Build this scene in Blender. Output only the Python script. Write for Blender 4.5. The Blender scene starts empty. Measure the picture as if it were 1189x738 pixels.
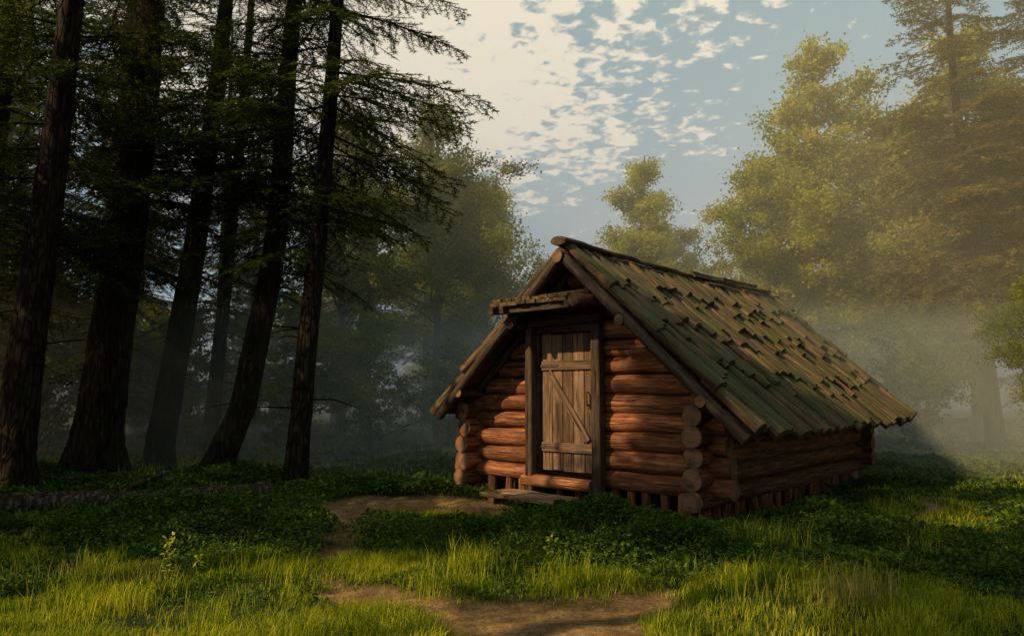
import bpy, math, numpy as np
from math import sin, cos, radians, pi
R = np.random.default_rng(7)
scene = bpy.context.scene
SUN=np.array([-.72,-.34,.58]); SUN/=np.linalg.norm(SUN)

# ------------------------------------------------------------------ helpers
def link(o, parent=None):
    scene.collection.objects.link(o)
    if parent: o.parent = parent
    return o

class MB:
    """mesh builder (numpy)"""
    def __init__(s):
        s.V=[]; s.G=[]; s.Rn=[]; s.P=[]; s.n=0
    def add(s, v, faces, mat=0, gc=None, rnd=0.0, smooth=True):
        v=np.asarray(v,dtype=np.float32).reshape(-1,3)
        s.V.append(v)
        s.G.append(v.copy() if gc is None else np.asarray(gc,dtype=np.float32).reshape(-1,3))
        r=np.asarray(rnd,dtype=np.float32)
        s.Rn.append(np.full(len(v),float(r),dtype=np.float32) if r.ndim==0 else r)
        for f in faces if isinstance(faces,list) else [faces]:
            f=np.asarray(f,dtype=np.int32)
            s.P.append((f+s.n,mat,smooth))
        s.n+=len(v)
    def build(s,name,mats,parent=None,dolink=True):
        me=bpy.data.meshes.new(name)
        V=np.concatenate(s.V)
        loops=np.concatenate([p[0].ravel() for p in s.P]).astype(np.int32)
        tot=np.concatenate([np.full(len(p[0]),p[0].shape[1],dtype=np.int32) for p in s.P])
        mi=np.concatenate([np.full(len(p[0]),p[1],dtype=np.int32) for p in s.P])
        sm=np.concatenate([np.full(len(p[0]),p[2],dtype=bool) for p in s.P])
        st=np.concatenate([[0],np.cumsum(tot)[:-1]]).astype(np.int32)
        me.vertices.add(len(V)); me.vertices.foreach_set('co',V.ravel())
        me.loops.add(len(loops)); me.loops.foreach_set('vertex_index',loops)
        me.polygons.add(len(tot)); me.polygons.foreach_set('loop_start',st); me.polygons.foreach_set('loop_total',tot)
        me.polygons.foreach_set('material_index',mi); me.polygons.foreach_set('use_smooth',sm)
        a=me.attributes.new('gc','FLOAT_VECTOR','POINT'); a.data.foreach_set('vector',np.concatenate(s.G).ravel())
        a=me.attributes.new('rnd','FLOAT','POINT'); a.data.foreach_set('value',np.concatenate(s.Rn))
        for m in mats: me.materials.append(m)
        me.update(calc_edges=True)
        if not dolink: return me
        return link(bpy.data.objects.new(name,me),parent)

def hsh(ix,iy,seed):
    t=np.sin(ix*127.1+iy*311.7+seed*74.7)*43758.5453
    return t-np.floor(t)
def vnoise(x,y,seed=0):
    xi=np.floor(x); yi=np.floor(y); fx=x-xi; fy=y-yi
    fx=fx*fx*(3-2*fx); fy=fy*fy*(3-2*fy)
    a=hsh(xi,yi,seed); b=hsh(xi+1,yi,seed); c=hsh(xi,yi+1,seed); d=hsh(xi+1,yi+1,seed)
    return a+(b-a)*fx+(c-a)*fy+(a-b-c+d)*fx*fy
def fbm(x,y,seed=0,o=4):
    t=0;a=.5
    for i in range(o):
        t=t+a*vnoise(x*2**i,y*2**i,seed+i*3); a*=.5
    return t/(1-.5**o)

def frame(d):
    d=np.asarray(d,float); d=d/np.linalg.norm(d)
    u=np.array([0,0,1.]) if abs(d[2])<.9 else np.array([1.,0,0])
    s=np.cross(u,d); s/=np.linalg.norm(s)
    return d,s,np.cross(d,s)

def tube(mb,pts,rad,n=8,mat=0,rnd=0.,rough=0.,caps=False,capmat=1,seed=None,flat=1.0,updir=None):
    pts=np.asarray(pts,float); m=len(pts); rad=np.broadcast_to(np.asarray(rad,float),(m,))
    d=pts[-1]-pts[0]; L=np.linalg.norm(d); d,s,u=frame(d)
    if updir is not None:
        u=np.asarray(updir,float); u=u-d*np.dot(u,d); u/=np.linalg.norm(u); s=np.cross(u,d)
    a=np.arange(n)/n*2*pi
    ca=np.cos(a)[None,:,None]; sa=np.sin(a)[None,:,None]*flat
    rr=np.ones((m,n))
    if rough:
        ph=R.uniform(0,6,4)
        al=np.linspace(0,L,m)[:,None]
        rr=1+rough*(np.sin(al*2.3+ph[0]+a[None])*.5+np.sin(al*5.1+ph[1]-2*a[None])*.4+np.sin(3*a[None]+ph[2]+al)*.35+R.normal(0,.25,(m,n)))
    rr=(rr*rad[:,None])[:,:,None]
    off=rr*(ca*s[None,None]+sa*u[None,None])
    V=(pts[:,None,:]+off).reshape(-1,3)
    al=np.linspace(0,L,m)
    ro=R.uniform(0,30)
    G=np.stack([np.repeat(al,n)+ro,(rr[:,:,0]*np.cos(a)).ravel(),(rr[:,:,0]*np.sin(a)).ravel()],1)
    i=np.arange(m-1)[:,None]*n; j=np.arange(n)[None]; k=(j+1)%n
    F=np.stack([i+j,i+k,i+n+k,i+n+j],-1).reshape(-1,4)
    mb.add(V,F,mat,G,rnd)
    if caps:
        for e,idx in ((0,slice(0,n)),(1,slice((m-1)*n,m*n))):
            ring=V[idx]; g=G[idx].copy()
            c=ring.mean(0); cv=np.vstack([ring,c+(-d if e==0 else d)*rad[0]*.06]); g=np.vstack([g,[g[0,0],0,0]])
            jj=np.arange(n)
            f=np.stack([(jj+1)%n,jj,np.full(n,n)],1) if e==0 else np.stack([jj,(jj+1)%n,np.full(n,n)],1)
            mb.add(cv,f,capmat,g,rnd,smooth=False)

def plank(mb,p0,p1,w,t,up,mat=0,rnd=0.,bev=.006,jit=.0):
    """board from p0 to p1, width w, thickness t along up; chamfered edges"""
    p0=np.asarray(p0,float); p1=np.asarray(p1,float)
    d=p1-p0; L=np.linalg.norm(d); d/=L
    u=np.asarray(up,float); u=u-d*np.dot(u,d); u/=np.linalg.norm(u); s=np.cross(u,d)
    hw=w/2;ht=t/2;b=min(bev,ht*.8)
    prof=[(-hw+b,-ht),(hw-b,-ht),(hw,-ht+b),(hw,ht-b),(hw-b,ht),(-hw+b,ht),(-hw,ht-b),(-hw,-ht+b)]
    m=max(2,int(L/.2)+1); al=np.linspace(0,L,m)
    V=[];G=[]; ro=R.uniform(0,30)
    for i,x in enumerate(al):
        js=R.normal(0,jit,2) if jit else (0,0)
        for (a,c) in prof:
            V.append(p0+d*x+s*(a+js[0])+u*(c+js[1])); G.append((x+ro,a,c))
    n=8
    i=np.arange(m-1)[:,None]*n; j=np.arange(n)[None]; k=(j+1)%n
    F=np.stack([i+j,i+k,i+n+k,i+n+j],-1).reshape(-1,4)
    V=np.array(V);G=np.array(G)
    mb.add(V,F,mat,G,rnd,smooth=False)
    mb.add(V[:n],np.arange(n)[::-1][None],mat,G[:n],rnd,False)
    mb.add(V[-n:],np.arange(n)[None],mat,G[-n:],rnd,False)

# ------------------------------------------------------------------ materials
class NT:
    def __init__(s,name):
        s.m=bpy.data.materials.new(name); s.m.use_nodes=True; s.t=s.m.node_tree; s.t.nodes.clear()
    def n(s,typ,**k):
        nd=s.t.nodes.new(typ)
        for a,b in k.items():
            if a=='ins':
                for i,v in b.items():
                    if hasattr(v,'links'): s.t.links.new(v,nd.inputs[i])
                    else: nd.inputs[i].default_value=v
            else: setattr(nd,a,b)
        return nd
    def attr(s,name): return s.n('ShaderNodeAttribute',attribute_name=name)
    def ramp(s,fac,stops):
        r=s.n('ShaderNodeValToRGB'); s.t.links.new(fac,r.inputs[0]); e=r.color_ramp.elements
        while len(e)<len(stops): e.new(.5)
        for q,(p,c) in zip(e,stops): q.position=p; q.color=(*c,1) if len(c)==3 else c
        return r.outputs[0]
    def mul(s,vec,sc): return s.n('ShaderNodeVectorMath',operation='MULTIPLY',ins={0:vec,1:sc}).outputs[0]
    def noise(s,vec,scale,detail=4,rough=.55): return s.n('ShaderNodeTexNoise',ins={'Vector':vec,'Scale':scale,'Detail':detail,'Roughness':rough}).outputs[0]
    def mix(s,f,a,b,mode='MIX'):
        m=s.n('ShaderNodeMix',data_type='RGBA',blend_type=mode)
        for i,v in ((0,f),(6,a),(7,b)):
            if hasattr(v,'links'): s.t.links.new(v,m.inputs[i])
            else: m.inputs[i].default_value=v if i==0 else (*v,1)
        return m.outputs[2]
    def math(s,op,a,b=0.,clamp=False):
        return s.n('ShaderNodeMath',operation=op,use_clamp=clamp,ins={0:a,1:b}).outputs[0]
    def bump(s,h,st=.5,dist=.02): return s.n('ShaderNodeBump',ins={'Strength':st,'Distance':dist,'Height':h}).outputs[0]
    def principled(s,col,rough=.8,nor=None,spec=.25):
        p=s.n('ShaderNodeBsdfPrincipled',ins={'Base Color':col if hasattr(col,'links') else (*col,1),'Roughness':rough,'Specular IOR Level':spec})
        if nor: s.t.links.new(nor,p.inputs['Normal'])
        o=s.n('ShaderNodeOutputMaterial'); s.t.links.new(p.outputs[0],o.inputs[0]); return s.m

def wood_mat(name,c0,c1,c2,moss=0.,grain=1.,weather=(.12,.09,.07)):
    t=NT(name); g=t.attr('gc').outputs['Vector']; r=t.attr('rnd').outputs['Fac']
    n1=t.noise(t.mul(g,(1.6,14*grain,14*grain)),2.0,7,.7)
    n2=t.noise(t.mul(g,(.8,4,4)),1.8,4,.6)
    n3=t.noise(t.mul(g,(1.5,6,6)),1.3,5,.65)
    col=t.ramp(n1,[(.30,c0),(.5,c1),(.70,c2)])
    col=t.mix(t.ramp(n2,[(.44,(0,0,0)),(.68,(.9,.9,.9))]),col,tuple(x*.3 for x in c1))
    col=t.mix(t.ramp(n3,[(.54,(0,0,0)),(.70,(.7,.7,.7))]),col,weather)
    br=t.n('ShaderNodeMapRange',ins={0:r,1:0.,2:1.,3:.6,4:1.4}).outputs[0]
    col=t.mix(1.,col,t.n('ShaderNodeCombineColor',ins={0:br,1:br,2:br}).outputs[0],'MULTIPLY')
    ck=t.noise(t.mul(g,(.6,26,26)),2.,3,.6)
    ckm=t.ramp(ck,[(.34,(0,0,0)),(.41,(1,1,1))])
    col=t.mix(1.,col,t.mix(.85,(1,1,1),ckm),'MULTIPLY')
    if moss:
        geo=t.n('ShaderNodeNewGeometry'); nz=t.n('ShaderNodeSeparateXYZ',ins={0:geo.outputs['Normal']}).outputs[2]
        mn=t.noise(t.n('ShaderNodeTexCoord').outputs['Object'],1.9,8,.72)
        mm=t.math('MULTIPLY',t.ramp(mn,[(.52-moss*.1,(0,0,0)),(.70-moss*.1,(.92,.92,.92))]),t.math('MULTIPLY',nz,1.5,True),True)
        mc=t.ramp(t.noise(t.mul(g,(9,9,9)),9,3),[(.3,(.028,.034,.007)),(.7,(.13,.135,.026))])
        col=t.mix(mm,col,mc)
    h=t.math('ADD',t.math('MULTIPLY',n1,.7),t.math('MULTIPLY',ckm,.5))
    return t.principled(col,.72,t.bump(h,1.,.035),.3)

def endgrain_mat(name):
    t=NT(name); g=t.attr('gc').outputs['Vector']
    s=t.n('ShaderNodeSeparateXYZ',ins={0:g})
    rr=t.math('SQRT',t.math('ADD',t.math('MULTIPLY',s.outputs[1],s.outputs[1]),t.math('MULTIPLY',s.outputs[2],s.outputs[2])))
    nz=t.noise(g,12,3)
    w=t.math('SINE',t.math('ADD',t.math('MULTIPLY',rr,420.),t.math('MULTIPLY',nz,9.)))
    col=t.ramp(t.math('ADD',t.math('MULTIPLY',w,.25),.5),[(.2,(.17,.075,.037)),(.8,(.30,.15,.08))])
    col=t.mix(t.ramp(t.noise(g,9,4),[(.42,(0,0,0)),(.66,(1,1,1))]),col,(.08,.04,.024))
    return t.principled(col,.85,t.bump(nz,.3,.01))

M_log=wood_mat('log_wood',(.05,.014,.006),(.235,.074,.027),(.50,.20,.078),weather=(.30,.14,.068))
M_dark=wood_mat('dark_weathered_wood',(.025,.015,.009),(.07,.038,.022),(.13,.078,.046))
M_door=wood_mat('door_wood',(.09,.045,.025),(.20,.11,.062),(.31,.19,.11),grain=1.6,weather=(.21,.14,.09))
M_roof=wood_mat('mossy_roof_wood',(.04,.022,.010),(.135,.075,.034),(.29,.17,.08),moss=.95,weather=(.14,.095,.045))
M_end=endgrain_mat('cut_log_end')
M_plank=wood_mat('step_plank_wood',(.14,.08,.045),(.28,.17,.095),(.42,.28,.16),weather=(.24,.17,.11))

def metal():
    t=NT('rusty_iron'); c=t.noise(t.n('ShaderNodeTexCoord').outputs['Object'],30,4)
    return t.principled(t.ramp(c,[(.3,(.03,.02,.017)),(.7,(.12,.05,.03))]),.6,spec=.5)
M_iron=metal()

def bark(name,c0,c1,c2):
    t=NT(name); g=t.n('ShaderNodeTexCoord').outputs['Object']
    v=t.mul(g,(1,1,.22))
    wn=t.noise(v,14,6,.65)
    vo=t.n('ShaderNodeTexVoronoi',feature='DISTANCE_TO_EDGE',ins={'Vector':t.n('ShaderNodeVectorMath',operation='ADD',ins={0:v,1:t.mul(t.n('ShaderNodeTexNoise',ins={'Vector':v,'Scale':8.}).outputs[1],(.15,.15,.15))}).outputs[0],'Scale':13.}).outputs[0]
    e=t.ramp(vo,[(.0,(0,0,0)),(.22,(1,1,1))])
    col=t.ramp(wn,[(.3,c0),(.5,c1),(.72,c2)])
    col=t.mix(1.,col,t.mix(.7,(1,1,1),e),'MULTIPLY')
    z=t.n('ShaderNodeSeparateXYZ',ins={0:g}).outputs[2]
    ms=t.math('MULTIPLY',t.ramp(t.noise(g,3.,5),[(.5,(0,0,0)),(.62,(1,1,1))]),t.n('ShaderNodeMapRange',ins={0:z,1:0.,2:2.2,3:.8,4:.1}).outputs[0],True)
    col=t.mix(ms,col,(.03,.035,.012))
    return t.principled(col,.9,t.bump(t.math('ADD',t.math('MULTIPLY',e,.7),wn),1.,.06),.1)
M_bark=bark('conifer_bark',(.014,.009,.006),(.038,.023,.015),(.078,.048,.032))
M_bark2=bark('grey_bark',(.03,.024,.018),(.08,.065,.05),(.15,.125,.10))
M_deadwood=bark('dead_wood',(.07,.045,.03),(.17,.115,.075),(.30,.21,.14))

def leaf(name,c0,c1,c2,tr=.4,scale=.7):
    t=NT(name); r=t.attr('rnd').outputs['Fac']; o=t.n('ShaderNodeTexCoord').outputs['Object']
    ns=t.noise(o,scale,2)
    f=t.math('ADD',t.math('MULTIPLY',r,.5),t.math('MULTIPLY',ns,.6))
    col=t.ramp(f,[(.25,c0),(.55,c1),(.85,c2)])
    d=t.n('ShaderNodeBsdfDiffuse',ins={0:col})
    tl=t.n('ShaderNodeBsdfTranslucent',ins={0:t.mix(1.,col,(1.25,1.3,.6),'MULTIPLY')})
    mx=t.n('ShaderNodeMixShader',ins={0:tr,1:d.outputs[0],2:tl.outputs[0]})
    ou=t.n('ShaderNodeOutputMaterial'); t.t.links.new(mx.outputs[0],ou.inputs[0]); return t.m
M_needle=leaf('conifer_needles',(.011,.024,.007),(.036,.058,.010),(.15,.155,.022),.4)
M_needle_g=leaf('golden_needles',(.05,.055,.012),(.17,.14,.026),(.36,.23,.045),.45)
M_leafg=leaf('golden_leaves',(.11,.13,.015),(.38,.35,.04),(.66,.50,.07),.5)
M_leaf=leaf('green_leaves',(.035,.055,.012),(.15,.165,.022),(.46,.38,.05),.45)
M_cover=leaf('groundcover_leaves',(.016,.038,.009),(.055,.10,.016),(.17,.22,.03),.35,1.2)
M_grass=leaf('grass_blades',(.05,.09,.010),(.25,.29,.020),(.62,.54,.045),.45,1.6)
M_straw=leaf('dry_grass',(.14,.12,.04),(.30,.25,.08),(.48,.40,.15),.4,1.0)

# ------------------------------------------------------------------ terrain
PATHS=[[(0.3,2.0,.6),(0.25,4.7,.50),(-.5,5.15,.24),(-1.2,5.5,.18),(-1.6,6.3,.12),(-1.6,7.4,.16),(-1.85,8.5,.24),(-2.25,9.2,.40),(-1.5,9.45,.5),(-.6,9.4,.46),(.2,9.0,.3)],
       [(.2,4.8,.35),(.95,5.3,.16)],
       [(3.9,8.0,.04),(4.7,8.7,.12),(5.5,9.8,.14),(6.6,11,.03)]]
def pathmask(x,y):
    best=np.full(np.shape(x),-9.)
    for P in PATHS:
        for (x0,y0,w0),(x1,y1,w1) in zip(P[:-1],P[1:]):
            dx,dy=x1-x0,y1-y0
            t=np.clip(((x-x0)*dx+(y-y0)*dy)/(dx*dx+dy*dy),0,1)
            d=np.hypot(x-x0-t*dx,y-y0-t*dy); w=w0+(w1-w0)*t
            best=np.maximum(best,(w-d)/.24)
    nz=fbm(x*3.1,y*3.1,5)-.5
    return np.clip(best+.5+nz*2.4,0,1)
ca,sa=cos(radians(-41)),sin(radians(-41))
CX,CY=.959,9.616
def cab_local(x,y):
    dx,dy=x-CX,y-CY
    return dx*ca+dy*sa, -dx*sa+dy*ca
def cab_dist(x,y):
    lx,ly=cab_local(x,y)
    return np.hypot(np.maximum(np.abs(lx+.1)-1.85,0),np.maximum(np.abs(ly-2.7)-2.75,0))
def outside_cabin(x,y,m=0.):
    lx,ly=cab_local(x,y)
    return ~((lx>-1.95-m)&(lx<1.75+m)&(ly>-.05-m)&(ly<5.5+m))
LOGA,LOGB=np.array([-6.4,8.75]),np.array([-3.3,10.3])
def log_dist(x,y):
    d=LOGB-LOGA; t=np.clip(((x-LOGA[0])*d[0]+(y-LOGA[1])*d[1])/(d@d),0,1)
    return np.hypot(x-LOGA[0]-t*d[0],y-LOGA[1]-t*d[1])
def H(x,y):
    h=(fbm(x*.5,y*.5,1)-.5)*.26+(fbm(x*2.2,y*2.2,9,3)-.5)*.07
    far=np.clip((np.hypot(x,y)-18)/30,0,1)
    h=h+far*(fbm(x*.07,y*.07,3)-.35)*1.6
    h=h-pathmask(x,y)*.04
    h=h+.12*np.exp(-(((x-.7)/1.0)**2+((y-7.4)/.6)**2))+.18*np.exp(-(((x+6.3)/2.5)**2+((y-11.5)/2.)**2))
    c=np.exp(-(cab_dist(x,y)/.55)**2)
    h=h*(1-c)+(-.05)*c
    h=h+.10*np.exp(-(((x+1.2)/1.3)**2+((y-9.8)/.6)**2))
    return h
def ground():
    xs=np.concatenate([np.linspace(-260,-12,40)[:-1],np.arange(-12,12,.08),np.linspace(12,260,40)])
    ys=np.concatenate([np.linspace(-80,2.5,20)[:-1],np.arange(2.5,17,.08),np.linspace(17,60,90)[:-1],np.linspace(60,400,30)])
    X,Y=np.meshgrid(xs,ys)
    Z=H(X,Y)
    V=np.stack([X,Y,Z],-1).reshape(-1,3); nx=len(xs); ny=len(ys)
    i=np.arange(ny-1)[:,None]*nx; j=np.arange(nx-1)[None]
    F=np.stack([i+j,i+j+1,i+nx+j+1,i+nx+j],-1).reshape(-1,4)
    t=NT('forest_floor'); o=t.n('ShaderNodeTexCoord').outputs['Object']; p=t.attr('rnd').outputs['Fac']
    g=t.ramp(t.noise(o,5,7,.7),[(.3,(.012,.02,.006)),(.5,(.035,.052,.012)),(.7,(.08,.10,.022))])
    g=t.mix(t.ramp(t.noise(o,.9,4),[(.5,(0,0,0)),(.66,(1,1,1))]),g,(.05,.04,.018))
    dn=t.noise(o,26,7,.7)
    d=t.ramp(dn,[(.3,(.14,.07,.028)),(.5,(.34,.195,.08)),(.7,(.50,.32,.155))])
    d=t.mix(t.ramp(t.noise(o,3.5,5),[(.45,(0,0,0)),(.65,(1,1,1))]),d,(.16,.09,.04))
    col=t.mix(p,g,d)
    mt=t.principled(col,.95,t.bump(t.noise(o,18,8,.7),1.,.06),.1)
    mb=MB(); mb.add(V,F,0,None,pathmask(X,Y).ravel()); return mb.build('ground',[mt])
ground()

def basis_leaves(P,size,tilt=1.0,asp=.6):
    """rhombic leaf quads at P (n,3)"""
    n=len(P)
    nrm=R.normal(0,1,(n,3))*tilt; nrm[:,2]+=1.; nrm/=np.linalg.norm(nrm,axis=1)[:,None]
    a=R.normal(0,1,(n,3)); a-=nrm*(a*nrm).sum(1)[:,None]; a/=np.linalg.norm(a,axis=1)[:,None]
    b=np.cross(nrm,a); s=np.broadcast_to(size,(n,))[:,None]
    V=np.stack([P-a*s*.5,P+b*s*.5*asp-nrm*s*.05,P+a*s*.5,P-b*s*.5*asp-nrm*s*.05],1)
    F=np.arange(4*n).reshape(n,4)
    return V.reshape(-1,3),F
def in_view(x,y,m=1.0): return (np.abs(x)<.72*y+m)

def coverh(x,y):
    c=fbm(x*.8,y*.8,21)
    h=np.clip((c-.38)*3.,0,1)*.2+.03
    h=h+.20*np.exp(-(((x-.9)/1.2)**2+((y-7.3)/.6)**2))+.12*np.exp(-(((x+3.2)/1.6)**2+((y-8.)/.7)**2))
    h=h+.07*np.exp(-(((x-3.6)/1.6)**2+((y-6.6)/.8)**2))
    h=h*np.clip((y-5.2)/1.4,0,1)
    right=np.clip((x-2.4-.1*y)/1.,0,1)
    h=h*(1-.35*right)
    h=h*(1-.88*np.exp(-(((x+1.)/1.5)**2+((y-8.9)/.8)**2)))
    h=h*(.35+.65*np.clip(cab_dist(x,y)/.7,0,1))
    h=h*(.15+.85*np.clip(log_dist(x,y+.35)/.65,0,1))
    return h
def cover():
    mb=MB()
    for (y0,y1,dens,sz) in ((4.9,8,3600,.034),(8,12,2300,.045),(12,18,800,.08),(18,32,160,.15)):
        W=.72*y1+1.5; n=int(dens*(y1-y0)*2*W)
        x=R.uniform(-W,W,n); y=R.uniform(y0,y1,n)
        ch=coverh(x,y); k=in_view(x,y)&(R.random(n)<np.clip(ch*9,0.02,1))&(R.random(n)>pathmask(x,y)*1.15)&outside_cabin(x,y,-.15)
        x,y,ch=x[k],y[k],ch[k]
        z=H(x,y)+ch*R.uniform(.15,1,len(x))**.6*(.3+1.4*fbm(x*3.2,y*3.2,33))
        V,F=basis_leaves(np.stack([x,y,z],1),sz*R.uniform(.6,1.6,len(x)),.6,.7)
        mb.add(V,F,0,None,np.repeat(R.random(len(x)),4),smooth=False)
    mb.build('ground_cover_plants',[M_cover])
cover()

def blades(x,y,L,w,lean,mb,mat=0):
    n=len(x); z=H(x,y)-.01
    P=np.stack([x,y,z],1); a=R.uniform(0,2*pi,n)
    d=np.stack([np.cos(a),np.sin(a),np.zeros(n)],1); s=np.stack([-np.sin(a),np.cos(a),np.zeros(n)],1)
    b=R.uniform(.2,1,n)*lean
    L=L[:,None]; up=np.array([0,0,1.])
    m=P+up*L*.55+d*(L*(b*.25)[:,None]); t=P+up*L*(1-.35*b)[:,None]+d*L*(b*.8)[:,None]
    w=np.broadcast_to(w,(n,))[:,None]
    V=np.stack([P-s*w,P+s*w,m+s*w*.7,m-s*w*.7,t],1).reshape(-1,3)
    i=np.arange(n)[:,None]*5
    rn=np.repeat(R.random(n),5)
    mb.add(V,[i+np.array([[0,1,2,3]]),i+np.array([[3,2,4]])],mat,None,rn,smooth=False)
def grass():
    mb=MB()
    for (y0,y1,dens,Lm,w) in ((3.9,7,5200,.115,.0028),(7,11,1500,.13,.0045),(11,20,340,.16,.009),(20,40,30,.25,.03)):
        W=.72*y1+1.2; n=int(dens*(y1-y0)*2*W)
        x=R.uniform(-W,W,n); y=R.uniform(y0,y1,n)
        cl=fbm(x*1.6,y*1.6,41); right=np.clip((x-2.2)/1.,0,1)
        pr=np.clip((cl-.36)*4,0.18,1)*np.clip(1.25-coverh(x,y)*5+right*.2,.12,1)*np.where((y>7.5)&(x<-1),.3,1)
        k=in_view(x,y)&(R.random(n)<pr)&(R.random(n)>pathmask(x,y)*1.04)&outside_cabin(x,y,0)
        x,y,cl,right=x[k],y[k],cl[k],right[k]
        tuft=fbm(x*5,y*5,77,3)
        L=Lm*R.uniform(.45,1.3,len(x))*(.3+1.3*np.clip(cl-.3,0,1)*2)*(1-.5*pathmask(x,y))*(.55+.9*tuft)*(1-.35*right)
        blades(x,y,L,w,1.1,mb)
    tus=[(-.3,5.9,260,.38),(-.55,5.5,180,.3),(2.05,6.6,120,.45),(1.9,5.6,330,.3),(2.3,5.1,300,.3),(-2.2,6.2,90,.3),(-2.6,5.2,200,.25),(.1,6.3,120,.3),(2.5,6.9,100,.4),(.35,5.7,120,.3),(-1.9,4.8,200,.22),(-3.2,5.6,150,.25)]
    for i in range(60):
        yy=R.uniform(4.9,9); xx=R.uniform(-.66,.66)*yy
        if pathmask(np.array(xx),np.array(yy))<.2 and outside_cabin(xx,yy,.3): tus.append((xx,yy,int(R.uniform(40,130)),R.uniform(.16,.32)))
    for (tx,ty,nn,LL) in tus:
        x=tx+R.normal(0,.13,nn); y=ty+R.normal(0,.11,nn)
        blades(x,y,LL*R.uniform(.4,1.1,nn),.0028,.8,mb,1 if R.random()<.12 else 0)
    mb.build('grass',[M_grass,M_straw])
grass()

# ------------------------------------------------------------------ cabin
cabin=link(bpy.data.objects.new('log_cabin',None))
cabin.location=(CX,CY,0); cabin.rotation_euler=(0,0,radians(-41))
XL,XR,LEN=-1.93,1.65,5.4
RZ,TS=3.27,.9395
r0=.120; SP=.232
def logx(mb,p0,p1,r,rough=.06,n=16,mat=0,bow=.014,cap=1,**k):
    p0=np.array(p0,float);p1=np.array(p1,float); L=np.linalg.norm(p1-p0); m=max(3,int(L/.12))
    t=np.linspace(0,1,m)[:,None]; P=p0+(p1-p0)*t
    d,s,u=frame(p1-p0)
    P=P+np.sin(t*pi)*(s*R.normal(0,bow)+u*R.normal(0,bow*.6))
    rad=r*(1+R.uniform(-.08,.06)+ (t[:,0]-.5)*R.uniform(-.14,.14))
    tube(mb,P,rad,n,mat,R.random(),rough,True,cap,**k)
mb=MB()
zf=[.38+SP*i for i in range(13)]
DL,DR_,DB,DT=-.70,.26,.42,2.30
for i,z in enumerate(zf):
    if z>3.0: break
    hl=(RZ-.13-z)/TS
    if z<1.5: a,b=XL-.26-R.uniform(0,.08),XR+.24+R.uniform(0,.10)
    else: a,b=-hl+.02,hl-.02
    a=max(a,-hl); b=min(b,hl+.02)
    if DB-.05<z<DT:
        logx(mb,(a,0,z),(DL,0,z),r0); logx(mb,(DR_,0,z),(b,0,z),r0)
    else: logx(mb,(a,0,z),(b,0,z),r0)
for X in (XL,XR):
    for i in range(6):
        z=.38-SP/2+SP*i
        f=-.30-R.uniform(0,.09) if i<5 else -.1
        logx(mb,(X+R.normal(0,.012),f,z),(X,LEN+(.28+R.uniform(0,.06) if i<5 else 0),z),r0*1.03,rough=.045)
for z in zf:
    if z>2.95: break
    hl=(RZ-.13-z)/TS
    a,b=(XL-.28,XR+.28) if z<1.5 else (-hl+.02,hl-.02)
    logx(mb,(max(a,-hl),LEN,z),(min(b,hl),LEN,z),r0)
mb.build('log_walls',[M_log,M_end],cabin)
mb=MB()
def chink(yy):
    v=[(XL+.03,yy,.25),(XR-.03,yy,.25),(XR-.03,yy,RZ-.2-XR*TS+.02),(0,yy,RZ-.2),(XL+.03,yy,RZ-.2+XL*TS+.02)]
    mb.add(v,np.array([[0,1,2,3,4]]),0,None,.3,False)
chink(.045); chink(LEN-.045)
for X in (XL+.03,XR-.03):
    mb.add([(X,.05,.2),(X,LEN-.05,.2),(X,LEN-.05,1.45),(X,.05,1.45)],np.array([[0,1,2,3]]),0,None,.3,False)
mb.add([(XL+.05,.05,.27),(XR-.05,.05,.27),(XR-.05,LEN-.05,.27),(XL+.05,LEN-.05,.27)],np.array([[0,1,2,3]]),0,None,.3,False)
mb.build('chinking',[M_dark],cabin)
mb=MB()
for X in (XL,XR):
    y=-.05
    while y<LEN+.05:
        logx(mb,(X+R.normal(0,.015),y,-.3),(X+R.normal(0,.02),y,.18),.08*R.uniform(.7,1.2),.09,10); y+=R.uniform(.17,.34)
x=XL+.3
while x<XR:
    logx(mb,(x,R.normal(-.02,.02),-.3),(x,0,.30),.075*R.uniform(.7,1.2),.09,10); x+=R.uniform(.2,.36)
mb.build('foundation_posts',[M_log,M_end],cabin)
# --- roof
mb=MB()
ln=math.hypot(1,TS); n_r=np.array([TS/ln,0,1/ln]); n_l=np.array([-TS/ln,0,1/ln])
Y0,Y1=-.55,5.87
def sag(y): return -.06*np.sin(np.clip((y-Y0)/(Y1-Y0),0,1)*pi)
for sgn,XE in ((1,2.42),(-1,2.27)):
    nn=n_r if sgn>0 else n_l
    sl=XE*ln; dvec=np.array([sgn/ln,0,-TS/ln])
    top=np.array([0,0,RZ])
    nc=4
    y=Y0+.05
    while y<Y1-.02:
        w=R.uniform(.12,.19)
        offs=R.uniform(-.28,.28,nc-1)
        cuts=[-.02]+[sl*(i+1)/nc+offs[i] for i in range(nc-1)]+[sl+R.uniform(-.06,.09)]
        tilt=R.normal(0,.012)
        for c in range(nc):
            s0=max(0,cuts[c]-.2) if c else -.02; s1=cuts[c+1]
            p0=top+dvec*s0+nn*(.030+R.uniform(0,.012)); p1=top+dvec*s1+nn*(.070+R.uniform(0,.034))
            p0[1]=y+w/2+R.normal(0,.006)+tilt*c; p1[1]=y+w/2+R.normal(0,.014)+tilt*(c+1)
            m=9; t=np.linspace(0,1,m)[:,None]
            P=p0+(p1-p0)*t; P=P+nn*np.sin(t*pi)*R.normal(0,.008)
            P[:,2]+=sag(P[:,1])
            tube(mb,P,w*.5*R.uniform(.84,1.08)*(.85+.2*t[:,0]),10,0,R.random(),.11,True,0,flat=R.uniform(.6,.9),updir=nn)
        y+=w*.98
mb.build('roof_shakes',[M_roof,M_end],cabin)
mb=MB()
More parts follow.
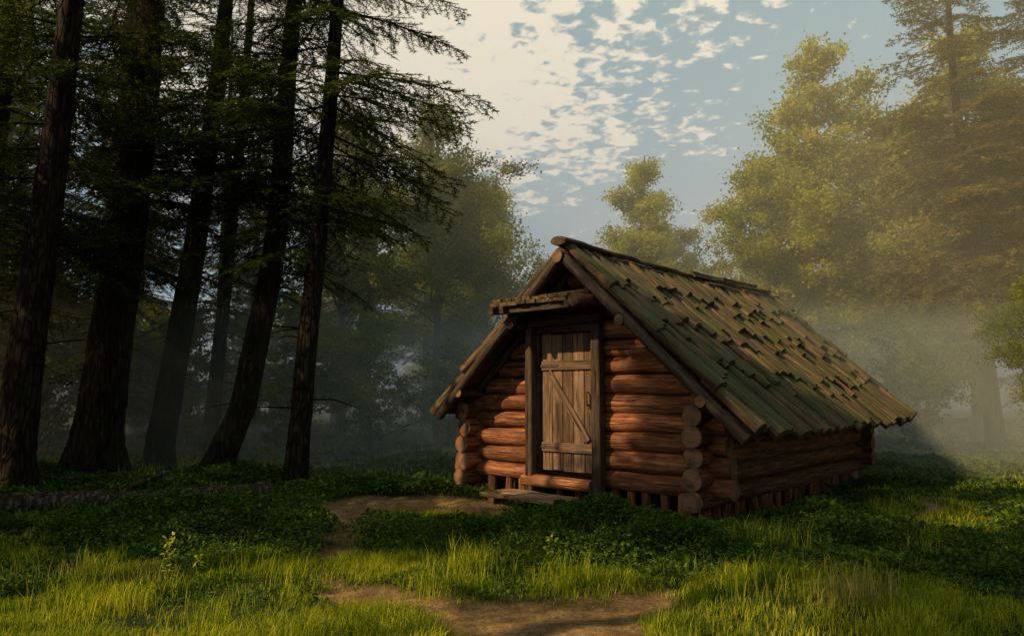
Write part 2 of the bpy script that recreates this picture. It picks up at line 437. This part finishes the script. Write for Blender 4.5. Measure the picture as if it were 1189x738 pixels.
for sgn,XE in ((1,2.36),(-1,2.2)):
    nn=n_r if sgn>0 else n_l
    for k in range(8):
        a=XE*(k+.5)/8
        c=np.array([sgn*a,0,RZ-.06-a*TS])
        plank(mb,c+(0,Y0+.08,0),c+(0,Y1-.08,0),XE*ln/8*.97,.03,nn,0,R.random())
    tp=np.array([0,0,RZ]); e=np.array([sgn*(XE+.04),0,RZ-(XE+.04)*TS])
    for yy in (Y0+.03,Y1-.03):
        o=-nn*.075+np.array([0,yy,0])
        logx(mb,tp+o,e+o,.062,.06,10,cap=1)
    o=-nn*.10+np.array([0,-.16,0]); logx(mb,tp+o,e+o,.05,.06,10)
    for a in (.95,1.95):
        if sgn<0: a*=.95
        c=np.array([sgn*a,0,RZ-a*TS])-nn*.12
        logx(mb,c+(0,Y0-.02,0),c+(0,.2,0),.06,.05,10)
logx(mb,(0,Y0-.06,RZ-.13),(0,Y1,RZ-.13),.085,.05,12)
mb.build('roof_timbers',[M_dark,M_end],cabin)
mb=MB()
y=Y0-.03
while y<Y1-.1:
    L=min(R.uniform(1.0,1.9),Y1+.02-y); yy=np.linspace(y,y+L,10)
    P=np.stack([R.normal(0,.006,10),yy,RZ+.075+sag(yy)+R.normal(0,.006,10)],1)
    tube(mb,P,.12*R.uniform(.85,1.1),12,0,R.random(),.1,True,0,flat=.45,updir=(0,0,1)); y+=L-.05
for sd in (1,-1):
    y=.3
    while y<5.4:
        L=R.uniform(.8,1.6); yy=np.array([y,y+L/2,y+L])
        P=np.stack([np.full(3,sd*R.uniform(.13,.2)),yy,RZ-.0+sag(yy)+R.normal(0,.01,3)-.03],1)
        tube(mb,P,.032*R.uniform(.8,1.2),8,0,R.random(),.12,True,0); y+=L+R.uniform(-.1,.5)
for (y,L,z) in ((2.9,1.3,.15),(4.0,1.5,.16)):
    tube(mb,[(.02,y,RZ+z+sag(y)),(0,y+L/2,RZ+z-.01+sag(y+L/2)),(-.02,y+L,RZ+z+sag(y+L))],.035,8,0,.1,.12,True,0)
mb.build('ridge_cap',[M_roof,M_end],cabin)
# --- porch canopy
mb=MB()
cx0,cx1=-.97,.42
zc=2.5
for k in range(9):
    w=(cx1-cx0)/9; x=cx0+w*(k+.5)
    plank(mb,(x,-.80+R.uniform(-.03,.03),zc+.075),(x,-.07,zc+.20),w*.97,.045,(0,-.17,1),0,R.random(),jit=.002)
    plank(mb,(x+.04,-.76+R.uniform(-.05,.05),zc+.125),(x+.03,-.07,zc+.25),w*.85,.04,(0,-.17,1),0,R.random(),jit=.003)
mb.build('porch_roof',[M_roof,M_end],cabin)
mb=MB()
plank(mb,(cx0-.05,-.70,zc+.01),(cx1+.04,-.70,zc+.015),.07,.10,(0,0,1),0,.5)
for x in (cx0+.05,-.74,.30):
    plank(mb,(x,-.83,zc+.0),(x,-.10,zc+.10),.07,.085,(0,0,1),0,.7)
logx(mb,(cx1+.02,-.88,zc+.03),(cx1+.0,-.06,zc+.10),.075,.07,12,mat=1,cap=2)
plank(mb,(-.78,-.20,zc-.13),(.36,-.20,zc-.13),.09,.10,(0,0,1),0,.6)
mb.build('porch_beams',[M_dark,M_log,M_end],cabin)
mb=MB()
plank(mb,(-.76,-.21,.16),(-.76,-.21,zc-.19),.115,.115,(0,1,0),0,.8,.012,.002)
plank(mb,(.315,-.21,-.15),(.315,-.21,zc-.19),.13,.12,(0,1,0),0,.55,.012,.002)
mb.build('porch_posts',[M_dark],cabin)
# --- door
mb=MB()
dl,dr,db,dt=-.655,.205,.44,2.22
n=5; w=(dr-dl)/n
for k in range(n):
    x=dl+w*(k+.5); plank(mb,(x,-.085,db+R.uniform(0,.01)),(x,-.085,dt-R.uniform(0,.012)),w-R.uniform(.006,.014),.035,(0,1,0),0,R.random(),.006)
plank(mb,(dl+.02,-.118,db+.30),(dr-.02,-.118,db+.30),.12,.028,(0,1,0),0,.35)
plank(mb,(dl+.02,-.118,dt-.42),(dr-.02,-.118,dt-.42),.12,.028,(0,1,0),0,.3)
plank(mb,(dl+.13,-.121,dt-.50),(dr-.10,-.121,db+.40),.09,.026,(0,1,0),0,.4)
mb.build('door',[M_door],cabin)
mb=MB()
plank(mb,(dl-.045,-.10,DB-.05),(dl-.045,-.10,dt+.07),.075,.11,(0,1,0),0,.5)
plank(mb,(dr+.03,-.10,DB-.05),(dr+.03,-.10,dt+.07),.06,.11,(0,1,0),0,.4)
plank(mb,(dl-.08,-.10,dt+.05),(dr+.06,-.10,dt+.05),.09,.12,(0,1,0),0,.4)
logx(mb,(dl-.22,-.22,.30),(dr+.02,-.22,.30),.085,.05,12,mat=1,cap=2)
mb.build('door_frame',[M_dark,M_log,M_end],cabin)
mb=MB()
plank(mb,(dr-.10,-.155,1.28),(dr-.10,-.155,1.46),.022,.018,(0,1,0),0)
for z in (1.29,1.45): plank(mb,(dr-.10,-.10,z),(dr-.10,-.16,z),.02,.018,(0,0,1),0)
for z in (dt-.42,db+.30):
    plank(mb,(dl+.01,-.136,z),(dl+.30,-.136,z),.035,.008,(0,1,0),0)
mb.build('door_handle_and_hinges',[M_iron],cabin)
mb=MB()
for k in range(3):
    y=-.42-.17*k; plank(mb,(-1.05+R.normal(0,.03),y,.16+R.normal(0,.006)),(.18+R.normal(0,.03),y-.03,.15),.16,.05,(0,0,1),0,R.random(),.01,.003)
for x in (-.9,.05): plank(mb,(x,-.33,.10),(x,-.84,.10),.1,.08,(0,0,1),0,.2)
for x in (-.9,.05): plank(mb,(x,-.56,-.2),(x,-.56,.06),.09,.09,(0,1,0),0,.2)
mb.build('door_step',[M_plank],cabin)

# ------------------------------------------------------------------ trees
def conifer_template(seed,nt=24,step=.020,nl=.030,nw=.0042,nsub=5):
    g=np.random.default_rng(seed)
    segs=[]
    def P(s): return np.array([s, .03*math.sin(s*5+seed), -.16*s*s+.05*s])
    segs.append((P(.35),P(.68))); segs.append((P(.68),P(1.)))
    wood=[]
    for i in range(5): wood.append((P(i/5),P((i+1)/5),.010*(1-i/5.5)))
    for i in range(nt):
        s=.14+.84*(i+g.uniform(-.3,.3))/nt; side=1 if i%2 else -1
        l=(.46*(1-s)**.75+.07)*g.uniform(.6,1.15)
        if g.random()<.08: continue
        a=g.uniform(.75,1.15); d=np.array([cos(a),side*sin(a),g.uniform(-.42,.02)]); d/=np.linalg.norm(d)
        b=P(s); e=b+d*l+np.array([0,0,-.25*l*l]); segs.append((b,e)); wood.append((b,e,.003))
        for j in range(nsub):
            t=(j+.6)/nsub; q=b+(e-b)*t; sd=1 if j%2 else -1
            d2=d*.75+np.cross([0,0,1],d)*sd*.75+np.array([0,0,g.uniform(-.35,.1)]); d2/=np.linalg.norm(d2)
            segs.append((q,q+d2*l*.42*(1.1-t)*g.uniform(.7,1.2)))
    T=[];
    for b,e in segs:
        L=np.linalg.norm(e-b); n=max(2,int(L/step)); t=(np.arange(n)+.5)/n
        pts=b+(e-b)*t[:,None]; d,s,u=frame(e-b)
        for sd in (1,-1):
            r=g.normal(0,.35,(n,1)); dd=d*.65+s*sd*.8+u*r; dd/=np.linalg.norm(dd,axis=1)[:,None]
            ln_=nl*g.uniform(.7,1.2,(n,1))
            wv=np.cross(dd,u+g.normal(0,.4,(n,3))); wv/=np.linalg.norm(wv,axis=1)[:,None]
            T.append(np.stack([pts-wv*nw,pts+wv*nw,pts+dd*ln_],1))
    Wd=[]
    for b,e,r in wood:
        d,s,u=frame(e-b)
        Wd.append(np.stack([b-s*r,b+s*r,e+s*r*.5,e-s*r*.5])); Wd.append(np.stack([b-u*r,b+u*r,e+u*r*.5,e-u*r*.5]))
    return np.concatenate(T),np.stack(Wd)
TF=[conifer_template(s) for s in range(4)]
TC=[conifer_template(s+10,16,.034,.052,.0105,3) for s in range(3)]

def in_gap(p):
    """true where a branch point would block the sun path cut through the crowns to light hut and clearing"""
    tg=p[:,2]/SUN[2]; gx=p[:,0]-SUN[0]*tg; gy=p[:,1]-SUN[1]*tg
    strip=(gx>-4.5)&(gx<2.0)&(gy>4.2)&(gy<6.0)
    lx,ly=cab_local(p[:,0],p[:,1])
    sl=SUN[0]*ca+SUN[1]*sa; sy=-SUN[0]*sa+SUN[1]*ca
    tt=ly/sy; wx=lx-sl*tt; wz=p[:,2]-SUN[2]*tt
    wall=(tt>0)&(wx>-2.4)&(wx<.35)&(wz>.1)&(wz<2.3)
    return strip|wall
def place_branches(mb,T,org,az,el,L,matn=1,matw=0,prune=False):
    if prune:
        bad=np.zeros(len(az),bool)
        dv=np.stack([np.cos(az)*np.cos(el),np.sin(az)*np.cos(el),np.sin(el)],1)
        for f in (.35,.65,.95):
            for sd in (-.2,0,.2):
                q=org+dv*(L*f)[:,None]; q[:,0]-=np.sin(az)*L*sd; q[:,1]+=np.cos(az)*L*sd; q[:,2]-=.12*L*f
                bad|=in_gap(q)
        k=~bad|(R.random(len(az))<.05); org,az,el,L=org[k],az[k],el[k],L[k]  # crowns thinned on purpose so sun lands on front wall and near grass
    idx=R.integers(0,len(T),len(az))
    for k in range(len(T)):
        m=idx==k
        if not m.any(): continue
        a,e,l,o=az[m],el[m],L[m],org[m]
        X=np.stack([np.cos(a)*np.cos(e),np.sin(a)*np.cos(e),np.sin(e)],1)
        Y=np.stack([-np.sin(a),np.cos(a),np.zeros_like(a)],1)
        Z=np.cross(X,Y); rl=R.normal(0,.15,len(a))[:,None]
        Y2=Y*np.cos(rl)+Z*np.sin(rl); Z2=np.cross(X,Y2)
        M=np.stack([X,Y2,Z2],1)*l[:,None,None]
        N,Wd=T[k]
        v=np.einsum('tvi,bij->btvj',N,M)+o[:,None,None,:]
        nb=len(a); cnt=nb*N.shape[0]
        mb.add(v.reshape(-1,3),np.arange(cnt*3).reshape(-1,3),matn,None,np.repeat(R.random(cnt),3).astype(np.float32),smooth=False)
        v=np.einsum('tvi,bij->btvj',Wd,M)+o[:,None,None,:]; cnt=nb*Wd.shape[0]
        mb.add(v.reshape(-1,3),np.arange(cnt*4).reshape(-1,4),matw,None,.5,smooth=False)

def trunk(mb,pts,r0,r1,n=18,flare=.55,segs=60):
    pts=np.asarray(pts,float); zz=pts[:,2]
    z=np.concatenate([np.linspace(zz[0],zz[0]+1.2,14)[:-1],np.linspace(zz[0]+1.2,zz[-1],segs)])
    x=np.interp(z,zz,pts[:,0]); y=np.interp(z,zz,pts[:,1])
    k=np.ones(9)/9
    xp=np.pad(x,4,mode='edge'); yp=np.pad(y,4,mode='edge'); x=np.convolve(xp,k,'valid'); y=np.convolve(yp,k,'valid')
    t=(z-z[0])/(z[-1]-z[0]); rad=r0*(1-t)+r1*t
    hz=z-z[0]
    a=np.arange(n)/n*2*pi; ph=R.uniform(0,6,3)
    lob=(.5+.5*np.cos(a*4+ph[0]+.6*np.sin(a+ph[1])))**2
    fl=1+flare*np.exp(-hz/.32)[:,None]*(.35+1.5*lob[None])
    rr=rad[:,None]*fl*(1+.05*np.sin(a*3+ph[2]+z[:,None]*.8)+R.normal(0,.018,(len(z),n)))
    V=np.stack([x[:,None]+rr*np.cos(a),y[:,None]+rr*np.sin(a),np.repeat(z[:,None],n,1)],-1).reshape(-1,3)
    i=np.arange(len(z)-1)[:,None]*n; j=np.arange(n)[None]; kk=(j+1)%n
    mb.add(V,np.stack([i+j,i+kk,i+n+kk,i+n+j],-1).reshape(-1,4),0,None,.5)
    return lambda h:np.stack([np.interp(h,z,x),np.interp(h,z,y),h],-1)

def conifer(name,pts,r0,nbr,zlo,Lmax,T=TF,top=None,mats=None,azbias=None,dead=10,prune=False):
    mb=MB(); pts=np.asarray(pts,float); top=pts[-1][2]
    f=trunk(mb,pts,r0,.03)
    h=zlo+(top-.2-zlo)*np.sort(R.random(nbr))**.95
    t=(h-zlo)/(top-zlo)
    L=Lmax*(np.clip(1.0-t,0,1)**.7*.9+.1)*R.uniform(.65,1.1,nbr)*np.clip(.55+t*3,0,1)
    az=R.uniform(0,2*pi,nbr) if azbias is None else R.normal(azbias[0],azbias[1],nbr)
    el=np.interp(t,[0,.5,1],[-.22,0.0,.5])+R.normal(0,.12,nbr)
    place_branches(mb,T,f(h),az,el,L,prune=prune)
    for i in range(dead):
        hh=R.uniform(1.2,zlo+1.5); p=f(np.array(hh)); a=R.uniform(0,2*pi); l=R.uniform(.3,1.1)
        q=p+np.array([cos(a)*l,sin(a)*l,R.uniform(-.25,.1)*l]); md=(p+q)/2+R.normal(0,.04,3)
        tube(mb,[p,md,q],[.016,.011,.004],5,0)
    return mb.build(name,mats or [M_bark,M_needle])

g0=lambda x,y:float(H(np.array(x),np.array(y)))-.12
def fg(x,y,lean,top,r,nbr,zlo,L,az=None,curve=0,dead=12,T=TF,m=None):
    z=g0(x,y); pts=[(x,y,z),(x+lean*.10+curve,y,z+1.2),(x+lean*.35+curve,y+.1,z+3.8),(x+lean*.6,y+.2,z+7.2),(x+lean,y+.3,top)]
    return conifer('pine_tree',pts,r,nbr,zlo,L,T=T,azbias=az,dead=dead,prune=True,mats=m)
fg(-3.22,11.2,.65,15,.17,105,3.6,3.0)
fg(-4.9,12.2,1.7,16,.23,95,3.4,3.0,curve=.35)
fg(-6.75,12.2,.7,18,.38,85,3.6,3.2)
fg(-6.3,13.4,1.2,16,.25,60,3.3,3.0)
fg(-6.5,9.8,.5,15,.25,85,3.3,2.9)
fg(-5.9,14.6,.6,14,.15,55,2.6,2.6)
fg(-9.0,12.0,.6,16,.25,75,2.0,3.0)
fg(-8.0,14.3,.3,15,.2,70,2.2,3.0,T=TC)

def bgcon(seed,H_,L,n,zlo,m):
    o=conifer('pine_tree',[(0,0,-.2),(.1,.1,H_*.3),(0,.15,H_*.7),(.1,0,H_)],H_*.013+.03,n,zlo,L,T=TC,mats=m,dead=8)
    me=o.data; bpy.data.objects.remove(o); return me
BC=[bgcon(1,13,2.6,120,1.4,[M_bark,M_needle]),bgcon(2,15,2.9,125,2.6,[M_bark,M_needle]),bgcon(3,11,2.3,110,1.0,[M_bark,M_needle_g])]
BG=bgcon(4,15,3.5,180,3.0,[M_bark,M_needle_g])
def inst(me,name,x,y,s=1.,rz=None,sx=None):
    o=link(bpy.data.objects.new(name,me)); o.location=(x,y,g0(x,y)); o.rotation_euler=(R.normal(0,.02),R.normal(0,.02),R.uniform(0,6.28) if rz is None else rz)
    o.scale=(s if sx is None else sx,s if sx is None else sx,s); return o

def decid(seed,Ht,Rc,nl=42000,ls=.10,zlo=.22,tr=.16,mats=None,cone=1.,nb=50):
    mb=MB(); z0=-.2
    f=trunk(mb,[(0,0,z0),(R.normal(0,.1),R.normal(0,.1),Ht*.3),(R.normal(0,.25),R.normal(0,.2),Ht*.65),(R.normal(0,.3),R.normal(0,.3),Ht)],tr,.02,10,.35,30)
    tips=[]
    for i in range(nb):
        t=(i+R.uniform(-.4,.4))/nb; h=Ht*(zlo+(1-zlo)*.96*t); h=min(max(h,Ht*zlo),Ht*.97)
        prof=(np.clip(1.12-t,0,1)**cone)*np.clip(.45+t*3.2,0,1)
        L=Rc*prof*R.uniform(.5,1.2); a=i*2.4+R.normal(0,.4); e=R.uniform(.3,.95)
        p=f(np.array(h)); d=np.array([cos(a)*cos(e),sin(a)*cos(e),sin(e)])
        q1=p+d*L*.55+R.normal(0,.05*L,3); q2=q1+(d+np.array([0,0,-.05]))*L*.5+R.normal(0,.10*L,3)
        r=tr*.32*(1-t*.7)
        tube(mb,[p,q1,q2],[r,r*.55,r*.15],5,0)
        for k in range(7):
            u=R.uniform(.25,1); b=p+(q1-p)*u*1.8 if u<.55 else q1+(q2-q1)*(u-.55)/.45
            d2=d*.5+R.normal(0,.7,3); d2/=np.linalg.norm(d2); l=L*.40*R.uniform(.5,1.1)
            e2=b+d2*l; tube(mb,[b,e2],[r*.3,r*.08],4,0); tips.append((b,e2,l))
        tips.append((q1,q2,L*.5))
    tips=[t for t in tips if R.random()>.1]
    w=np.array([t[2] for t in tips]); w=w/w.sum(); c=R.choice(len(tips),nl,p=w)
    B=np.array([t[0] for t in tips]); E=np.array([t[1] for t in tips])
    P=B[c]+(E[c]-B[c])*(np.round(R.uniform(.15,1.08,nl)[:,None]*3)/3+R.normal(0,.05,(nl,1)))+R.normal(0,1,(nl,3))*np.array([.15,.15,.10])*(Rc/2.8)
    V,F=basis_leaves(P,ls*R.uniform(.6,1.3,nl),1.1,.68)
    rr=np.clip(R.random(nl)*.5+.5*R.random(len(tips))[c],0,1)
    mb.add(V,F,1,None,np.repeat(rr,4),smooth=False)
    return mb.build('t',mats or [M_bark2,M_leafg],dolink=False)
D=[decid(1,13,3.7,60000,.12,zlo=.16,cone=.85),decid(2,10,3.7,60000,.11,zlo=.13,cone=.65),decid(3,11,3.5,46000,zlo=.25,cone=.8,mats=[M_bark2,M_leaf]),decid(4,3.2,1.5,14000,.08,.08,.05,[M_bark2,M_leaf],.6)]

inst(D[2],'birch_tree',-2.4,24,1.0,1.)
inst(D[1],'birch_tree',-.9,27,.92,2.)
inst(D[2],'birch_tree',-4.8,21,.9,4.)
inst(D[0],'birch_tree',4.75,27.5,.80,2.,.92)
inst(D[1],'birch_tree',6.9,30,.82,.6)
inst(D[1],'birch_tree',2.0,33,.74,5.)
inst(D[1],'birch_tree',8.8,25,.98,3.3)
inst(D[0],'birch_tree',10.5,24.5,1.04,.3)
inst(D[1],'birch_tree',12.8,25,1.15,4.4)
inst(D[0],'birch_tree',14.6,23.5,1.05,2.4)
inst(BG,'pine_tree',12.9,20,1.05,1.0)
inst(BG,'pine_tree',15.8,21,1.1,3.0)
inst(BG,'pine_tree',14.3,17,.95,5.)
inst(D[1],'birch_tree',13.5,16,.62,2.)
inst(D[2],'birch_tree',9.5,13.2,.40,2.)
for (x,y,s) in ((-3.2,17,1.),(-1.6,19,.9),(-5,16.5,1.1),(3.5,22,.8),(7.8,20,1.),(10.2,19,1.1),(12.5,16.,1.),(14,14,1.2),(-7.4,17,1.),(-9.5,15,1.2),(-11.5,16.5,1.2),(-8.6,18,1.1),(-12.,13.,1.)):
    inst(D[3],'bush',x,y,s)
for i,(x,y) in enumerate([(-8.5,16),(-11,15),(-13.5,17),(-7.5,19.5),(-10.5,20),(-4.4,22.5),(-14.5,21),(-17,18),(-8.2,24),(-12.5,25),(-6.6,28),(-17,26),(-3.4,29.5),(-21,24),(-10.5,30),(-16,31),(-12.8,19),(-19,22)]):
    inst(BC[i%3 if i%3<2 or i%2 else 0],'pine_tree',x,y,R.uniform(.85,1.15))
far=[(x,y) for x,y in [(2,40),(5.5,42),(9,38),(13,36),(17,33),(21,30),(18,26),(24,27),(21,38),(-9,41),(-14,40),(1,47),(-4,42)]]
for i,(x,y) in enumerate(far): inst(([D[1],D[0],BC[2],D[2]])[i%4],('birch_tree','birch_tree','pine_tree','birch_tree')[i%4],x,y,R.uniform(.62,.8) if -3<x<16 else R.uniform(.9,1.15))
# unseen trees added left of the frame to shade ground and wall: tall pines with high crowns, low ones behind
fg(-8.6,3.3,.2,13.5,.16,170,6.6,2.2,T=TC); fg(-7.6,.9,.2,13.5,.16,130,6.6,2.3,T=TC); fg(-10.6,2.2,.2,14.5,.17,100,7.5,2.3,T=TC); fg(-6.9,-.7,.2,13,.16,130,6.0,2.4,T=TC)
fg(-9.0,5.0,.1,9,.12,100,1.5,2.2,T=TC); fg(-8.3,6.8,.1,9,.12,100,1.5,2.2,T=TC); fg(-11.5,6.2,.1,12,.15,90,2.,2.5,T=TC); fg(-12.4,8.4,.1,13,.15,90,2.,2.6,T=TC)
inst(BC[0],'pine_tree',-16,8,1.1); inst(BC[1],'pine_tree',-15,12,1.1); inst(BC[1],'pine_tree',-19,14,1.1)
# unseen trees added right and behind the camera to cut skylight on the clearing
for i,(x,y,s) in enumerate([(8.6,5.6,1.),(10.5,8.3,1.1),(7.4,2.6,1.),(12,6,1.1),(9.5,0,1.1),(5.5,-2.5,1.),(2.5,-5,1.1),(-1.5,-5.5,1.1),(13,10,1.)]): inst(BC[i%2],'pine_tree',x,y,s)

mb=MB()
logx(mb,(LOGA[0],LOGA[1],.18),(LOGB[0],LOGB[1],.12),.13,.10,14,bow=.06)
logx(mb,(-5.0,9.5,.16),(-4.5,9.9,.42),.03,.1,8)
logx(mb,(-6.5,9.3,.10),(-4.9,9.9,.06),.06,.1,10,bow=.05)
mb.build('fallen_log',[M_deadwood,M_end])

def weed(x,y,h,n,mat):
    mb=MB(); z=float(H(np.array(x),np.array(y)))
    top=np.array([x+R.normal(0,.04),y+R.normal(0,.04),z+h]); b=np.array([x,y,z-.02])
    tube(mb,[b,(b+top)/2+R.normal(0,.01,3),top],[.005,.004,.002],5,0)
    P=[]
    for i in range(n):
        t=.25+.75*i/n; a=i*2.4; l=.5*(1.15-t)*h*R.uniform(.2,.35)+.02
        for k in range(3): P.append(b+(top-b)*t+np.array([cos(a)*l*(k+1)/3,sin(a)*l*(k+1)/3,.02*k]))
    V,F=basis_leaves(np.array(P),.05,.5,.5); mb.add(V,F,0,None,np.repeat(R.random(len(P)),4),smooth=False)
    mb.build('weed_plant',[mat])
weed(-2.55,5.65,.42,14,M_grass); weed(-2.35,5.8,.25,9,M_grass); weed(-1.0,7.0,.3,10,M_cover); weed(2.0,6.2,.35,8,M_grass)
weed(.3,6.0,.3,9,M_grass)
def fern_mesh():
    mb=MB()
    for i in range(11):
        a=i*2*pi/11+R.normal(0,.2); L=R.uniform(.28,.45); e=R.uniform(.7,1.15)
        t=np.linspace(0,1,22)
        ang=e-1.5*t*t*.8
        dx=np.concatenate([[0],np.cumsum(np.cos(ang[:-1])*L/21)]); dz=np.concatenate([[0],np.cumsum(np.sin(ang[:-1])*L/21)])
        C=np.stack([dx*cos(a),dx*sin(a),dz],1); s=np.array([-sin(a),cos(a),0])
        tube(mb,C,[.003]*22,4,0)
        for j in range(3,22):
            w=.085*math.sin(min(1,(t[j]*1.05))**.7*pi)*1.0+.012
            f=(C[j]-C[j-1])/np.linalg.norm(C[j]-C[j-1])
            for sd in (1,-1):
                q=C[j]+s*sd*w+f*w*.35-np.array([0,0,w*.25]); m=(C[j]+q)/2
                mb.add([C[j],m+f*.008,q,m-f*.008],np.array([[0,1,2,3]]),0,None,R.random(),False)
    return mb.build('fern',[M_cover],dolink=False)
FM=[fern_mesh(),fern_mesh()]
for i,(x,y,s) in enumerate([(-.2,7.6,1.),(.5,7.2,1.2),(1.1,7.3,1.1),(1.6,7.0,.9),(.1,8.0,.9),(2.2,7.4,.8),(-2.9,7.3,1.1),(-3.6,8.0,1.2),(-4.4,8.2,1.1),(-2.7,8.3,.9),(-5.1,7.7,1.1),(-3.1,9.4,.9),(-1.4,10.6,1.1),(-2.2,10.9,1.2),(4.6,10.6,1.),(5.4,11.6,1.1),(-4.2,10.9,1.2),(3.4,7.2,.8),(-5.7,10.6,1.3),(3.9,6.3,.9),(3.1,6.1,.8),(4.4,7.2,1.)]):
    o=link(bpy.data.objects.new('fern_plant',FM[i%2])); o.location=(x,y,g0(x,y)+.13); o.scale=(s,s,s*.9); o.rotation_euler=(0,0,i*1.7)

# ------------------------------------------------------------------ mist (real volumes resting on the clearing)
def mist(name,x0,x1,y0,y1,z0,z1,den,col=(.9,.95,1.),g=-.1):
    v=[(x,y,z) for z in (z0,z1) for y in (y0,y1) for x in (x0,x1)]
    me=bpy.data.meshes.new(name); me.from_pydata(v,[],[(0,2,3,1),(4,5,7,6),(0,1,5,4),(2,6,7,3),(0,4,6,2),(1,3,7,5)])
    m=bpy.data.materials.new(name); m.use_nodes=True; t=m.node_tree; t.nodes.clear()
    s=t.nodes.new('ShaderNodeVolumeScatter'); s.inputs['Color'].default_value=(*col,1); s.inputs['Density'].default_value=den; s.inputs['Anisotropy'].default_value=g
    o=t.nodes.new('ShaderNodeOutputMaterial'); t.links.new(s.outputs[0],o.inputs['Volume'])
    me.materials.append(m); link(bpy.data.objects.new(name,me))
mist('ground_mist',-16,50,11.9,60,-2,3.0,.060,(.92,.93,.74),-.2)
mist('forest_haze',-16,50,11.9,60,3.01,15,.022,(1.,.90,.64),-.25)

# ------------------------------------------------------------------ light
sd=SUN
el=math.asin(sd[2]); az=math.atan2(sd[0],sd[1])
L=bpy.data.lights.new('sun','SUN'); L.energy=5.0; L.angle=radians(.5); L.color=(1.,.78,.43)
lo=link(bpy.data.objects.new('sun',L))
from mathutils import Vector
lo.rotation_euler=Vector(sd).to_track_quat('Z','Y').to_euler()
w=bpy.data.worlds.new('World'); scene.world=w; w.use_nodes=True
t=w.node_tree; t.nodes.clear()
def N(typ,**k):
    nd=t.nodes.new(typ)
    for a,b in k.items():
        if a=='ins':
            for i,v in b.items():
                if hasattr(v,'links'): t.links.new(v,nd.inputs[i])
                else: nd.inputs[i].default_value=v
        else: setattr(nd,a,b)
    return nd
sky=N('ShaderNodeTexSky'); sky.sky_type='NISHITA'; sky.sun_disc=False; sky.sun_elevation=el; sky.sun_rotation=az%(2*pi); sky.dust_density=2.; sky.air_density=1.
gen=N('ShaderNodeTexCoord').outputs['Generated']
sp=N('ShaderNodeSeparateXYZ',ins={0:gen})
zz=N('ShaderNodeMath',operation='MAXIMUM',ins={0:N('ShaderNodeMath',operation='ADD',ins={0:sp.outputs[2],1:.22}).outputs[0],1:.05}).outputs[0]
px=N('ShaderNodeMath',operation='DIVIDE',ins={0:sp.outputs[0],1:zz}).outputs[0]
py=N('ShaderNodeMath',operation='DIVIDE',ins={0:sp.outputs[1],1:zz}).outputs[0]
pv=N('ShaderNodeCombineXYZ',ins={0:px,1:py,2:3.7}).outputs[0]
rot=N('ShaderNodeMapping',ins={0:pv}); rot.inputs['Rotation'].default_value=(0,0,.6); rot.inputs['Scale'].default_value=(1.,1.15,1)
small=N('ShaderNodeTexNoise',ins={'Vector':rot.outputs[0],'Scale':25.,'Detail':5.,'Roughness':.55,'Distortion':.25}).outputs[0]
big=N('ShaderNodeTexNoise',ins={'Vector':pv,'Scale':2.2,'Detail':3.}).outputs[0]
dt_=N('ShaderNodeVectorMath',operation='DOT_PRODUCT',ins={0:gen,1:(-.14,.80,.58)}).outputs['Value']
bank=N('ShaderNodeMapRange',ins={0:dt_,1:.86,2:1.,3:-.10,4:.22}).outputs[0]
s1=N('ShaderNodeMath',operation='ADD',ins={0:small,1:N('ShaderNodeMath',operation='MULTIPLY',ins={0:big,1:.65}).outputs[0]}).outputs[0]
s2=N('ShaderNodeMath',operation='ADD',ins={0:s1,1:bank}).outputs[0]
cr=N('ShaderNodeMapRange',ins={0:s2,1:.81,2:.97,3:0.,4:.94}); cr.interpolation_type='SMOOTHSTEP'
hz=N('ShaderNodeMix',data_type='RGBA',ins={0:.66,6:sky.outputs[0],7:(4.1,5.7,5.5,1)})
mx=N('ShaderNodeMix',data_type='RGBA',ins={0:cr.outputs[0],6:hz.outputs[2],7:(10.6,9.2,6.9,1)})
bgn=N('ShaderNodeBackground',ins={0:mx.outputs[2],1:.1})
t.links.new(bgn.outputs[0],N('ShaderNodeOutputWorld').inputs[0])

# ------------------------------------------------------------------ camera
c=bpy.data.cameras.new('camera'); c.sensor_width=36; c.lens=26.16; c.clip_end=2000; c.clip_start=.05
co=link(bpy.data.objects.new('camera',c)); co.location=(0,0,1.45); co.rotation_euler=(radians(95.7),0,0)
scene.camera=co
scene.view_settings.view_transform='Standard'
